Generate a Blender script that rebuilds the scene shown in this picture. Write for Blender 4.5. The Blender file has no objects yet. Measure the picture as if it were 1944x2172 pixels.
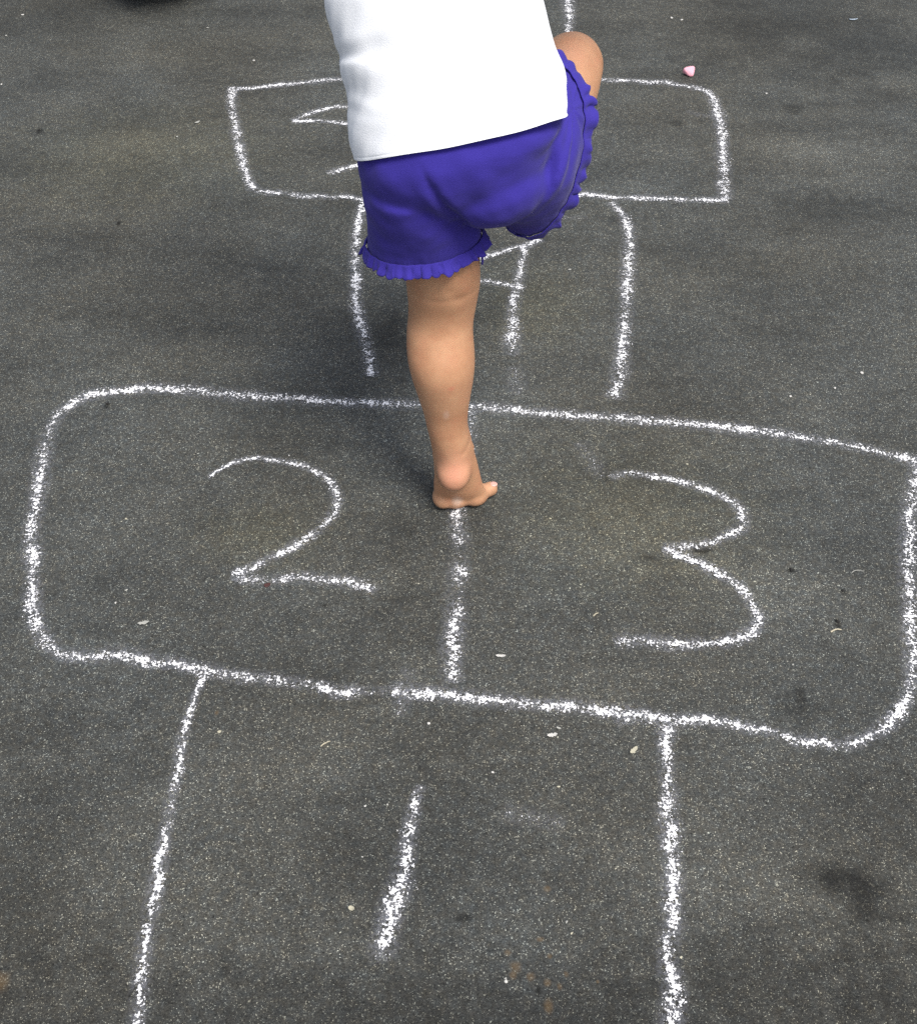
import bpy, bmesh, math, random
import numpy as np
from mathutils import Vector, Matrix, noise
R = math.radians
rng = random.Random(7)
scene = bpy.context.scene
C = bpy.context.collection

# ---------------------------------------------------------------- camera
CAM_H, PITCH, FOC = 1.0, R(45), 2540.0          # metres, depression, focal length in photo pixels
IW, IH = 1944.0, 2172.0
cam_d = bpy.data.cameras.new("camera")
cam = bpy.data.objects.new("camera", cam_d); C.objects.link(cam)
cam.location = (0, 0, CAM_H); cam.rotation_euler = (math.pi/2 - PITCH, 0, 0)
cam_d.sensor_fit = 'VERTICAL'; cam_d.sensor_height = 24; cam_d.lens = 24*FOC/IH
cam_d.clip_start = 0.05; cam_d.clip_end = 1000
scene.camera = cam

# ---------------------------------------------------------------- sky, sun, exposure (bright overcast)
SUN_EL, SUN_AZ = R(60), R(148)                  # azimuth clockwise from +Y: behind and to the right of the camera
world = bpy.data.worlds.new("World"); scene.world = world
world.use_nodes = True
wn = world.node_tree.nodes; wl = world.node_tree.links; wn.clear()
sky = wn.new('ShaderNodeTexSky'); sky.sky_type = 'NISHITA'; sky.sun_disc = False
sky.sun_elevation = SUN_EL; sky.sun_rotation = SUN_AZ; sky.dust_density = 4.0; sky.ozone_density = 1.0
hs = wn.new('ShaderNodeHueSaturation'); hs.inputs['Saturation'].default_value = 0.66
bg = wn.new('ShaderNodeBackground'); bg.inputs['Strength'].default_value = 0.085
wo = wn.new('ShaderNodeOutputWorld')
wl.new(sky.outputs[0], hs.inputs['Color']); wl.new(hs.outputs[0], bg.inputs['Color']); wl.new(bg.outputs[0], wo.inputs[0])
sun_d = bpy.data.lights.new("sun", 'SUN'); sun_d.energy = 1.75; sun_d.angle = R(19); sun_d.color = (1.0, 0.97, 0.92)
sun = bpy.data.objects.new("sun", sun_d); C.objects.link(sun)
sun_dir = Vector((math.sin(SUN_AZ)*math.cos(SUN_EL), math.cos(SUN_AZ)*math.cos(SUN_EL), math.sin(SUN_EL)))
sun.rotation_euler = sun_dir.to_track_quat('Z', 'Y').to_euler(); sun.location = sun_dir*20
vs = scene.view_settings
vs.view_transform = 'Standard'; vs.look = 'None'; vs.exposure = 1.03; vs.gamma = 1
scene.cycles.use_denoising = False
scene.cycles.transparent_max_bounces = 24
scene.cycles.max_bounces = 6

# ---------------------------------------------------------------- helpers
def ray(px, py):
    """direction of the sight line through a photo pixel"""
    a = (px - IW/2)/FOC; b = (py - IH/2)/FOC
    cp, sp = math.cos(PITCH), math.sin(PITCH)
    return Vector((a, cp - b*sp, -sp - b*cp))
def P(px, py, Y):
    d = ray(px, py); t = Y/d.y
    return Vector((d.x*t, Y, CAM_H + d.z*t))
def G(px, py, z=0.0):
    d = ray(px, py); t = (z - CAM_H)/d.z
    return Vector((d.x*t, d.y*t, z))
def mpp(p):
    return (p.y*math.cos(PITCH) + (CAM_H - p.z)*math.sin(PITCH))/FOC

def tag(o, label=None, cat=None, group=None, kind=None):
    if label: o['label'] = label
    if cat: o['category'] = cat
    if group: o['group'] = group
    if kind: o['kind'] = kind
    return o
def link_mesh(name, me, mat, parent=None, base=None, smooth=True):
    me.name = name
    o = bpy.data.objects.new(name, me); C.objects.link(o)
    if mat: me.materials.append(mat)
    if base is not None:
        me.transform(Matrix.Translation(-Vector(base)))
        if parent is None: o.location = base
    if parent is not None: o.parent = parent
    if smooth:
        for p in me.polygons: p.use_smooth = True
    return o
def mesh_from(V, F):
    me = bpy.data.meshes.new("m"); me.from_pydata([tuple(v) for v in V], [], F); me.update(); return me

class Solid:
    """collects closed lofts and ellipsoids, fuses them into one surface"""
    def __init__(s): s.V = []; s.F = []
    def rings(s, rs):
        n = len(rs[0]); b = len(s.V)
        for r in rs: s.V += r
        for k in range(len(rs)-1):
            for i in range(n):
                j = (i+1) % n
                s.F.append((b+k*n+i, b+k*n+j, b+(k+1)*n+j, b+(k+1)*n+i))
        for k, rev in ((0, True), (len(rs)-1, False)):
            c = Vector((0, 0, 0))
            for v in rs[k]: c += v
            s.V.append(c/n); ci = len(s.V)-1
            for i in range(n):
                j = (i+1) % n; a, d = b+k*n+i, b+k*n+j
                s.F.append((a, ci, d) if rev else (a, d, ci))
    def loft(s, R_, n=40, sub=6, power=2.0, round_ends=(0, 0)):
        s.rings(loft_rings(R_, n, sub, power, round_ends))
    def ball(s, c, rad, rot=None):
        c = Vector(c); rs = []
        M = rot or Matrix.Identity(3)
        for k in range(1, 20):
            t = math.pi*k/20
            rs.append([c + M @ Vector((rad[0]*math.sin(t)*math.cos(a), rad[1]*math.sin(t)*math.sin(a), -rad[2]*math.cos(t)))
                       for a in [2*math.pi*i/32 for i in range(32)]])
        s.rings(rs)
    def tube(s, pts, n=20, sub=6, round_ends=(1, 1)):
        """pts: (point, radius) joints of a limb"""
        R_ = []
        for i, (p, r) in enumerate(pts):
            p = Vector(p)
            a = (Vector(pts[min(i+1, len(pts)-1)][0]) - Vector(pts[max(i-1, 0)][0])).normalized()
            ref = Vector((0, 1, 0)) if abs(a.y) < .8 else Vector((1, 0, 0))
            u = a.cross(ref).normalized(); v = a.cross(u).normalized()
            R_.append((p, u*r, v*r))
        s.loft(R_, n, sub, 2.0, round_ends)
    def fuse(s, voxel, smooth=6):
        me = mesh_from(s.V, s.F)
        bm = bmesh.new(); bm.from_mesh(me); bmesh.ops.recalc_face_normals(bm, faces=bm.faces); bm.to_mesh(me); bm.free()
        o = bpy.data.objects.new("tmp", me); C.objects.link(o)
        m = o.modifiers.new("r", 'REMESH'); m.mode = 'VOXEL'; m.voxel_size = voxel; m.adaptivity = 0
        m2 = o.modifiers.new("s", 'SMOOTH'); m2.factor = .5; m2.iterations = smooth
        dg = bpy.context.evaluated_depsgraph_get(); dg.update()
        out = bpy.data.meshes.new_from_object(o.evaluated_get(dg))
        bpy.data.objects.remove(o); bpy.data.meshes.remove(me)
        return out
def cr(p0, p1, p2, p3, t):
    return .5*((2*p1) + (p2-p0)*t + (2*p0-5*p1+4*p2-p3)*t*t + (3*p1-p0-3*p2+p3)*t*t*t)
def loft_rings(R_, n, sub, power=2.0, round_ends=(0, 0)):
    seq = []
    for k in range(len(R_)-1):
        a, b, c, d = R_[max(k-1, 0)], R_[k], R_[k+1], R_[min(k+2, len(R_)-1)]
        for q in range(sub):
            t = q/sub
            seq.append(tuple(cr(a[i], b[i], c[i], d[i], t) for i in range(3)))
    seq.append(tuple(R_[-1]))
    for e in (0, 1):
        if round_ends[e]:
            c, u, v = seq[0] if e == 0 else seq[-1]
            ax = (seq[0][0]-seq[1][0]).normalized() if e == 0 else (seq[-1][0]-seq[-2][0]).normalized()
            r = min(u.length, v.length)*round_ends[e]
            extra = [(c + ax*r*math.sin(t), u*math.cos(t), v*math.cos(t)) for t in (.35, .7, 1.0, 1.25, 1.45)]
            seq = extra[::-1] + seq if e == 0 else seq + extra
    out = []
    for c, u, v in seq:
        ring = []
        for i in range(n):
            a = 2*math.pi*i/n; x, y = math.cos(a), math.sin(a)
            if power != 2.0:
                x = math.copysign(abs(x)**(2/power), x); y = math.copysign(abs(y)**(2/power), y)
            ring.append(c + u*x + v*y)
        out.append(ring)
    return out

# ---------------------------------------------------------------- material helpers
class NT:
    def __init__(s, name):
        s.m = bpy.data.materials.new(name); s.m.use_nodes = True
        s.t = s.m.node_tree; s.t.nodes.clear(); s.n = s.t.nodes
        s.out = s.n.new('ShaderNodeOutputMaterial')
        s.pos = s.n.new('ShaderNodeNewGeometry').outputs['Position']
    def link(s, a, b): s.t.links.new(a, b)
    def put(s, sock, v):
        if hasattr(v, 'is_output'): s.link(v, sock)
        elif v is not None: sock.default_value = v
    def math(s, op, a, b=None, c=None, clamp=False):
        n = s.n.new('ShaderNodeMath'); n.operation = op; n.use_clamp = clamp
        s.put(n.inputs[0], a); s.put(n.inputs[1], b)
        if c is not None: s.put(n.inputs[2], c)
        return n.outputs[0]
    def vmath(s, op, a, b=None):
        n = s.n.new('ShaderNodeVectorMath'); n.operation = op
        s.put(n.inputs[0], a)
        if b is not None: s.put(n.inputs[1], b)
        return n.outputs['Value'] if op in ('LENGTH', 'DISTANCE', 'DOT_PRODUCT') else n.outputs['Vector']
    def noise(s, scale, detail=2, rough=.5, vec=None, col=False):
        n = s.n.new('ShaderNodeTexNoise'); n.inputs['Scale'].default_value = scale
        n.inputs['Detail'].default_value = detail; n.inputs['Roughness'].default_value = rough
        s.link(vec or s.pos, n.inputs['Vector'])
        return n.outputs['Color'] if col else n.outputs[0]
    def voro(s, scale, vec=None, rnd=1.0):
        n = s.n.new('ShaderNodeTexVoronoi'); n.inputs['Scale'].default_value = scale; n.inputs['Randomness'].default_value = rnd
        s.link(vec or s.pos, n.inputs['Vector'])
        return n
    def ramp(s, f, stops, interp='LINEAR'):
        n = s.n.new('ShaderNodeValToRGB'); n.color_ramp.interpolation = interp
        el = n.color_ramp.elements
        while len(el) < len(stops): el.new(.5)
        for e, (p, c) in zip(el, stops):
            e.position = p; e.color = (c, c, c, 1) if isinstance(c, (int, float)) else (*c, 1)
        s.put(n.inputs[0], f); return n.outputs[0]
    def mapr(s, v, a, b, c=0.0, d=1.0, smooth=False):
        n = s.n.new('ShaderNodeMapRange'); n.interpolation_type = 'SMOOTHSTEP' if smooth else 'LINEAR'
        s.put(n.inputs[0], v); s.put(n.inputs[1], a); s.put(n.inputs[2], b); s.put(n.inputs[3], c); s.put(n.inputs[4], d)
        return n.outputs[0]
    def mix(s, f, a, b, mode='MIX'):
        n = s.n.new('ShaderNodeMix'); n.data_type = 'RGBA'; n.blend_type = mode; n.clamp_factor = True
        s.put(n.inputs[0], f)
        s.put(n.inputs[6], (*a, 1) if isinstance(a, tuple) else a); s.put(n.inputs[7], (*b, 1) if isinstance(b, tuple) else b)
        return n.outputs[2]
    def bump(s, h, dist, strength=1.0, normal=None):
        n = s.n.new('ShaderNodeBump'); n.inputs['Distance'].default_value = dist; n.inputs['Strength'].default_value = strength
        s.link(h, n.inputs['Height'])
        if normal: s.link(normal, n.inputs['Normal'])
        return n.outputs[0]
    def bsdf(s, col, rough=.8, normal=None, **kw):
        b = s.n.new('ShaderNodeBsdfPrincipled')
        s.put(b.inputs['Base Color'], (*col, 1) if isinstance(col, tuple) else col)
        s.put(b.inputs['Roughness'], rough)
        if normal: s.link(normal, b.inputs['Normal'])
        for k, v in kw.items(): s.put(b.inputs[k], v)
        return b
    def done(s, sh):
        s.link(sh.outputs[0] if hasattr(sh, 'outputs') else sh, s.out.inputs[0]); return s.m

def simple(name, col, rough=.8, vary=.15, scale=60, **kw):
    t = NT(name)
    f = t.noise(scale, 3, .6)
    c = t.mix(f, tuple(x*(1-vary) for x in col), tuple(min(1, x*(1+vary)) for x in col))
    return t.done(t.bsdf(c, rough, t.bump(f, .0006), **kw))

# ---------------------------------------------------------------- asphalt
def asphalt():
    t = NT("asphalt")
    warp = t.vmath('ADD', t.pos, t.vmath('SCALE', t.vmath('SUBTRACT', t.noise(160, 2, .5, col=True), (.5, .5, .5))))
    t.n[-1]  # keep order
    for n in t.n:
        if n.type == 'VECT_MATH' and n.operation == 'SCALE': n.inputs['Scale'].default_value = .006
    v1 = t.voro(560, warp); v2 = t.voro(1050, warp)
    s1 = t.n.new('ShaderNodeSeparateColor'); t.link(v1.outputs['Color'], s1.inputs[0])
    s2 = t.n.new('ShaderNodeSeparateColor'); t.link(v2.outputs['Color'], s2.inputs[0])
    # aggregate: grey stones in dark binder, a few pale chips that only show their worn tops
    big = t.ramp(s1.outputs[0], [(0, .026), (.3, .040), (.75, .057), (.97, .070), (1, .090)])
    fine = t.ramp(s2.outputs[0], [(0, .014), (.25, .037), (.7, .056), (.93, .080), (1, .110)])
    base = t.mix(.55, big, fine)
    grain = t.noise(620, 3, .75)
    base = t.mix(1.0, base, t.ramp(grain, [(.28, .42), (.5, 1.0), (.72, 1.65)]), 'MULTIPLY')
    def chips(v, sep, lo, size, bright):
        m_ = t.math('MULTIPLY', t.mapr(sep.outputs[0], lo, lo+.01), t.mapr(v.outputs['Distance'], size, size*.55))
        return t.math('MULTIPLY', m_, t.mapr(sep.outputs[1], 0, 1, bright*.35, bright))
    base = t.mix(chips(v2, s2, .89, .50, .85), base, (.62, .61, .56))
    base = t.mix(chips(v1, s1, .965, .36, .75), base, (.55, .54, .50))
    pit = t.ramp(t.noise(280, 4, .72), [(0, .15), (.34, .28), (.43, 1.0), (1, 1.06)])
    base = t.mix(1.0, base, pit, 'MULTIPLY')
    # binder colour drifts between olive-brown and blue-grey
    tint = t.mix(t.ramp(t.noise(3.2, 4, .6), [(.38, 0), (.62, 1)]), (1.02, 1.02, .90), (.94, 1.0, .965))
    tint2 = t.mix(t.ramp(t.noise(130, 2, .5), [(.3, 0), (.7, 1)]), (1.06, 1.0, .91), (.95, 1.0, 1.04))
    base = t.mix(1.0, base, tint, 'MULTIPLY'); base = t.mix(1.0, base, tint2, 'MULTIPLY')
    # worn lighter and damp darker areas, scuffed streaks, plus dark blots with some painted-in shade
    sc = t.vmath('MULTIPLY', t.pos, (2.2, 6.5, 1))
    w = t.math('ADD', t.math('ADD', t.math('MULTIPLY', t.noise(6.0, 5, .6), .45), t.math('MULTIPLY', t.noise(1.6, 4, .55, sc), .35)), t.math('MULTIPLY', t.noise(48, 3, .6), .2))
    wear = t.ramp(w, [(.34, .60), (.5, 1.02), (.67, 1.44)])
    base = t.mix(1.0, base, wear, 'MULTIPLY')
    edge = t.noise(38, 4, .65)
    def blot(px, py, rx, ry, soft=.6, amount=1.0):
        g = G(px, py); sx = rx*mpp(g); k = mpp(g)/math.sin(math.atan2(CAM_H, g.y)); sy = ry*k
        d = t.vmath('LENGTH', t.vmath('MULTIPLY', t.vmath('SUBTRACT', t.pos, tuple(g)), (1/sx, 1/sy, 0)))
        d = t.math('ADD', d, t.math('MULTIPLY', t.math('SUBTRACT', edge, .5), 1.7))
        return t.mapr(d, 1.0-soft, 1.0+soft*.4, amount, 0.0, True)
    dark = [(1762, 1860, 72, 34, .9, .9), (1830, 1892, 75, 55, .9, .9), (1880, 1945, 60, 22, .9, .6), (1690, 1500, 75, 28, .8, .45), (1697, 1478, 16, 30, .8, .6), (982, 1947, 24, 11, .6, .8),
            (825, 705, 46, 48, .9, .5), (1487, 1167, 24, 9, .6, .85), (1370, 1183, 26, 8, .7, .5), (227, 861, 8, 8, .6, .9),  # blot left of the standing leg paints in the body's shadow
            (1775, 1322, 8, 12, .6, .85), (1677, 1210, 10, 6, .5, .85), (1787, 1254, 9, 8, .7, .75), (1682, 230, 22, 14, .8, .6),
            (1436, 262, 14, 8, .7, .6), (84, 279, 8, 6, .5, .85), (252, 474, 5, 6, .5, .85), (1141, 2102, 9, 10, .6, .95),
            (688, 1286, 5, 6, .6, .8), (1780, 445, 200, 34, .9, .5), (870, 1110, 90, 40, .9, .25), (1720, 70, 360, 110, .9, .5), (1000, 2230, 1300, 230, .9, .68), (1650, 2080, 300, 140, .9, .35), (40, 1900, 170, 320, .9, .35), (1880, 2080, 130, 150, .9, .35), (60, 40, 260, 60, .9, .3),  # bottom and corner blots: damp plus painted vignette; blot beside foot: painted contact shade
            (1560, 560, 170, 26, .9, .2), (900, 1720, 230, 190, .95, .42), (330, 1600, 60, 60, .9, .2), (1010, 1100, 60, 22, .9, .25)]  # last blot paints contact shade at the foot
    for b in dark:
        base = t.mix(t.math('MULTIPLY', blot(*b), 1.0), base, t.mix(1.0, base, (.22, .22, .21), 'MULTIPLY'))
    rust = [(1077, 2021, 8, 7), (1094, 2050, 13, 13), (1087, 2068, 8, 9), (1124, 2072, 10, 10), (1161, 2085, 8, 8), (1186, 2093, 7, 8),
            (1163, 2134, 12, 16), (1145, 1992, 9, 5), (1200, 2066, 7, 7), (1160, 1885, 8, 6), (2, 2080, 22, 20), (1165, 2028, 6, 6),
            (460, 1512, 5, 5), (1267, 2082, 4, 4)]
    for b in rust:
        base = t.mix(blot(*b, .8, .30), base, (.17, .105, .04))
    pale = [(1700, 92, 60, 22), (1880, 168, 26, 16), (1760, 318, 150, 36), (1100, 1735, 70, 16), (960, 380, 10, 10), (1660, 125, 26, 10)]
    for (px, py, rx, ry) in ((1340, 1090, 330, 190), (300, 330, 330, 120), (560, 1130, 160, 80), (1120, 640, 150, 90)):
        base = t.mix(blot(px, py, rx, ry, .98, .75), base, t.mix(1.0, base, (1.16, 1.12, .95), 'MULTIPLY'))
    pale += [(1400, 1120, 190, 120), (1000, 900, 300, 110), (600, 640, 160, 100), (1620, 1260, 170, 90), (1340, 420, 130, 60)]
    for b in pale:
        base = t.mix(blot(*b, .95, .24), base, t.mix(1.0, base, (2.2, 2.2, 2.2), 'MULTIPLY'))
    h = t.math('ADD', t.math('MULTIPLY', v1.outputs['Distance'], -1.0), t.math('MULTIPLY', v2.outputs['Distance'], -.6))
    nrm = t.bump(t.math('ADD', h, t.noise(120, 4, .6)), .0006, .6)
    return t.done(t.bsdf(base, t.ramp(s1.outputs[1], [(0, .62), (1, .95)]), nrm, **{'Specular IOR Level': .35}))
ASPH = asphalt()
gv, gf = [], []
for (x0, y0, x1, y1) in ((-150, -150, 150, 150),):
    gv += [(x0, y0, 0), (x1, y0, 0), (x1, y1, 0), (x0, y1, 0)]; gf.append((0, 1, 2, 3))
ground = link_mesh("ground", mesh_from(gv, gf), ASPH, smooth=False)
tag(ground, "dark grey speckled asphalt ground under the chalk hopscotch", "asphalt ground", kind="structure")

# ---------------------------------------------------------------- chalk drawings
def chalk_material(name, col=(.86, .86, .87)):
    t = NT(name)
    uv = t.n.new('ShaderNodeUVMap'); uv.uv_map = "stroke"
    sep = t.n.new('ShaderNodeSeparateXYZ'); t.link(uv.outputs[0], sep.inputs[0])
    u, v = sep.outputs[0], sep.outputs[1]
    at = t.n.new('ShaderNodeAttribute'); at.attribute_name = "press"; press = at.outputs['Fac']
    # body of the stroke: dense in the middle, thinning to the sides, wandering a little
    wob = t.math('ADD', t.math('MULTIPLY', t.math('SUBTRACT', t.noise(30, 3, .6), .5), .8), t.math('MULTIPLY', t.math('SUBTRACT', t.noise(170, 2, .6), .5), .9))
    av = t.math('ABSOLUTE', t.math('ADD', v, wob))
    body = t.mapr(av, .0, .72, 1.0, 0.0)
    patch = t.mapr(t.noise(75, 4, .65), .30, .62, .60, 1.12)
    dens = t.math('MULTIPLY', t.math('MULTIPLY', body, patch), press)
    # grains: chalk only catches on the high stones; plus chatter bars across the stroke
    g1 = t.noise(340, 4, .75); g2 = t.voro(430).outputs['Distance']
    comb = t.n.new('ShaderNodeCombineXYZ'); t.link(t.math('MULTIPLY', u, 300.0), comb.inputs[0]); t.link(t.math('MULTIPLY', v, 1.6), comb.inputs[1])
    g3 = t.noise(1.0, 2, .6, comb.outputs[0])
    grain = t.math('ADD', t.math('ADD', t.math('MULTIPLY', g1, .70), t.math('MULTIPLY', g2, .16)), t.math('MULTIPLY', g3, .22))
    thr = t.mapr(dens, 0.0, 1.0, .37, .575)
    core = t.mapr(t.math('SUBTRACT', thr, grain), -.008, .022, 0.0, 1.0)
    core = t.math('MULTIPLY', core, t.mapr(dens, .0, .12, 0, 1))
    # loose dust around the stroke
    halo = t.math('MULTIPLY', t.mapr(t.math('ABSOLUTE', v), .1, 1.0, .10, 0.0, True), press)
    halo = t.math('MULTIPLY', halo, t.mapr(t.noise(240, 3, .7), .38, .62, .0, 1.5))
    alpha = t.math('MAXIMUM', core, halo, clamp=True)
    colr = t.mix(t.mapr(core, 0, .6), (.62, .64, .74), col)
    b = t.bsdf(colr, .95, t.bump(g1, .0012), **{'Specular IOR Level': .1})
    tr = t.n.new('ShaderNodeBsdfTransparent'); mx = t.n.new('ShaderNodeMixShader')
    t.link(alpha, mx.inputs[0]); t.link(tr.outputs[0], mx.inputs[1]); t.link(b.outputs[0], mx.inputs[2])
    return t.done(mx)
CHALK = chalk_material("white_chalk")
layer = [0]
def stroke_mesh(strokes):
    """strokes: list of (photo pixel path, width in photo pixels at each end, pressure function or value)"""
    V, F, UV, PR = [], [], [], []
    for path, wpx, press in strokes:
        layer[0] += 1; z = .0010 + .00007*(layer[0] % 24)
        g = [G(x, y, z) for x, y in path]
        pts = []
        for k in range(len(g)-1):
            a, b, c, d = g[max(k-1, 0)], g[k], g[k+1], g[min(k+2, len(g)-1)]
            m = max(1, int((c-b).length/.004))
            for q in range(m): pts.append(cr(a, b, c, d, q/m))
        pts.append(g[-1])
        L = 0; tot = sum((pts[i+1]-pts[i]).length for i in range(len(pts)-1)); b0 = len(V)
        for i, p in enumerate(pts):
            if i: L += (p-pts[i-1]).length
            f = L/tot
            tg = (pts[min(i+1, len(pts)-1)] - pts[max(i-1, 0)]).normalized()
            nr = Vector((-tg.y, tg.x, 0))
            w = (wpx[0]*(1-f) + wpx[1]*f)*mpp(p)*1.12
            end = min(1, L/.006, (tot-L)/.006)
            pr = press(f) if callable(press) else press
            pr *= (.35 + .65*end)*(1 + .26*noise.noise(Vector((L*22, layer[0]*3.3, .5))) + .25*noise.noise(Vector((L*75, layer[0]*3.3, 4.5))))
            w *= 1 + .24*noise.noise(Vector((L*30, layer[0]*5.1, 2.5)))
            for s_, v_ in ((-1, -1), (0, 0), (1, 1)):
                V.append(p + nr*w*s_); UV.append((L + 3.7*layer[0], v_)); PR.append(pr)
        for i in range(len(pts)-1):
            for q in (0, 1):
                a = b0+i*3+q; F.append((a, a+3, a+4, a+1))
    me = mesh_from(V, F)
    ul = me.uv_layers.new(name="stroke")
    for lp in me.loops: ul.data[lp.index].uv = UV[lp.vertex_index]
    at = me.attributes.new("press", 'FLOAT', 'POINT')
    for i, v in enumerate(PR): at.data[i].value = v
    for p in me.polygons: p.flip() if p.normal.z < 0 else None
    me.update(); return me
def chalk(name, strokes, label, cat="chalk drawing", group=None):
    me = stroke_mesh(strokes)
    c = Vector((0, 0, 0))
    for v in me.vertices: c += v.co
    c /= len(me.vertices); c.z = 0
    o = link_mesh(name, me, CHALK, base=c, smooth=False)
    return tag(o, label, cat, group)
def gaps(base, *gs):
    def f(t):
        v = base
        for c, w, d in gs: v *= 1 - d*math.exp(-((t-c)/w)**2)
        return v
    return f
GB = "chalk hopscotch court lines"
GN = "chalk hopscotch numbers"
chalk("chalk_outline", [
    ([(68,1153),(68,1124),(79,1062),(86,1017),(92,975),(99,932),(112,903),(125,881),(140,866),(162,851),(185,840),(221,833),(260,829),(302,824),
      (341,824),(373,826),(422,830),(500,838),(598,844),(748,854),(886,858),(1015,863),(1175,878),(1335,889),(1495,903),(1655,921),(1816,948),(1922,974),(1962,987)], (27, 25), gaps(1.0, (.16, .02, .3), (.13,.02,.3))),
    ([(1952,985),(1942,1015),(1933,1053),(1925,1103),(1927,1148),(1923,1209),(1927,1255),(1929,1331),(1933,1389),(1933,1438),(1923,1472),(1908,1507),(1879,1537),(1845,1560),(1814,1572),(1776,1583)], (32, 25), 1.0),
    ([(1776,1583),(1738,1572),(1700,1573),(1670,1564),(1631,1551),(1593,1545),(1547,1533),(1502,1528),(1456,1526),(1418,1526),(1364,1516),(1288,1509),(1233,1499),(1182,1496),(1130,1493),(1067,1486),(1010,1482),
      (987,1478),(927,1472),(878,1469),(822,1467)], (24, 30), gaps(1.06, (.13, .02, .3))),
    ([(772,1466),(756,1465),(716,1469),(680,1457),(631,1449),(581,1442),(532,1436),(482,1431),(449,1424),(402,1414),(363,1405),(324,1405),(292,1395),(243,1387),(195,1392),(142,1391),(122,1382),(101,1364),(86,1342),(75,1315),(70,1286),(70,1250),(70,1218),(70,1186),(68,1150)], (25, 30), gaps(1.0, (.12, .02, .3))),
    ([(1303,1538),(1335,1527),(1370,1517)], (14, 20), .8),
    ([(832,1467),(795,1465),(760,1466)], (19, 19), .62)],
    "big rounded chalk rectangle drawn around the numbers 2 and 3", group=GB)
chalk("chalk_line", [([(1003,866),(998,890),(996,915),(990,960),(980,1020),(969,1080),(970,1114),(974,1144),(974,1180),(972,1205),(970,1236),(967,1266),(965,1300),(964,1335),(957,1362),(960,1388),(957,1418),(965,1450)], (24, 36),
     gaps(1.0, (.12, .12, .5), (.58, .045, .75), (.71, .05, .7)))], "broken chalk line dividing the 2 from the 3, starting at the bare foot", group=GB)
chalk("chalk_line", [([(434,1428),(418,1466),(404,1502),(393,1543),(385,1576),(379,1631),(368,1675),(357,1730),(349,1774),(341,1818),(335,1862),(327,1905),(316,1955),(308,1993),(306,2012),(305,2032),(299,2070),(297,2109),(291,2169),(285,2240)], (16, 30),
     gaps(.97, (.70, .012, .7)))], "long slanting chalk line forming the left side of the box around the 1", group=GB)
chalk("chalk_line", [([(1418,1530),(1410,1566),(1412,1618),(1415,1664),(1419,1690),(1411,1732),(1424,1758),(1416,1789),(1425,1820),(1425,1877),(1423,1919),(1430,1960),(1418,1991),(1415,2048),(1428,2090),(1427,2126),(1425,2172),(1428,2240)], (26, 38), 1.02)],
      "thick wobbly chalk line forming the right side of the box around the 1", group=GB)
chalk("chalk_line", [([(773,419),(763,461),(755,500),(753,538),(755,600),(753,630),(764,683),(777,737),(788,800)], (17, 24), 1.0)],
      "chalk line left of the bare leg, side of the box around the 4", group=GB)
chalk("chalk_line", [([(1294,427),(1304,438),(1317,452),(1327,471),(1334,498),(1334,523),(1332,548),(1331,572),(1329,597),(1327,621),(1327,646),(1324,670),(1322,695),(1321,720),(1317,744),(1317,769),(1315,793),(1307,818),(1300,848)], (18, 30), gaps(.97, (.6,.03,.4)))],
      "curved chalk line right of the number 4, bending in at its top", group=GB)
chalk("chalk_outline", [
    ([(496,189),(529,187),(563,184),(598,179),(634,176),(667,173),(717,168),(850,163),(1000,162),(1150,165),(1276,170),(1309,170),(1339,171),(1369,174),(1402,174),(1430,179),(1465,184),(1490,189)], (16, 19), 1.05),
    ([(1485,188),(1499,193),(1507,203),(1516,220),(1523,247),(1528,275),(1531,297),(1530,324),(1534,352),(1534,385),(1537,412),(1538,425)], (18, 24), 1.0),
    ([(1545,424),(1507,424),(1471,424),(1430,422),(1388,420),(1347,419),(1306,419),(1287,417),(1251,412),(1215,413),(1100,418),(950,424),(780,424),(757,421),(727,415),(703,418),(677,415),(654,416),(630,414),(604,409),(569,408),(541,404)], (17, 19), gaps(1.05, (.93, .01, .5))),
    ([(541,404),(533,393),(521,367),(513,339),(509,310),(503,288),(499,262),(494,238),(492,211),(495,182)], (19, 17), 1.0)],
    "far chalk rectangle half hidden behind the child, holding the 5", group=GB)
chalk("chalk_line", [([(1203,-60),(1203,5),(1206,33),(1204,69),(1203,110),(1202,160)], (22, 18), .97)], "short vertical chalk line at the top edge above the raised knee", group=GB)
chalk("chalk_number", [([(893,1664),(879,1708),(865,1774),(857,1829),(846,1883),(832,1927),(819,1977),(813,2010),(821,2040)], (17, 46), gaps(1.12, (.97, .06, .4)))],
      "white chalk number 1, a single slanting stroke in the nearest box", "chalk number", GN)
chalk("chalk_number", [
    ([(440,1014),(459,1000),(486,986),(515,976),(557,969)], (10, 14), 1.15),
    ([(548,972),(585,977),(614,982),(644,989),(674,1002),(697,1020),(712,1045),(715,1062),(710,1085),(693,1104),(670,1127),(644,1146),(604,1169),(565,1187),(532,1205),(492,1221)], (15, 22), 1.06),
    ([(490,1220),(515,1228),(545,1230),(585,1231),(611,1226),(647,1225),(680,1230),(730,1233),(756,1240),(779,1245),(795,1258)], (20, 24), gaps(1.06, (.26, .05, .75)))],
    "white chalk number 2 left of the bare foot", "chalk number", GN)
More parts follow.
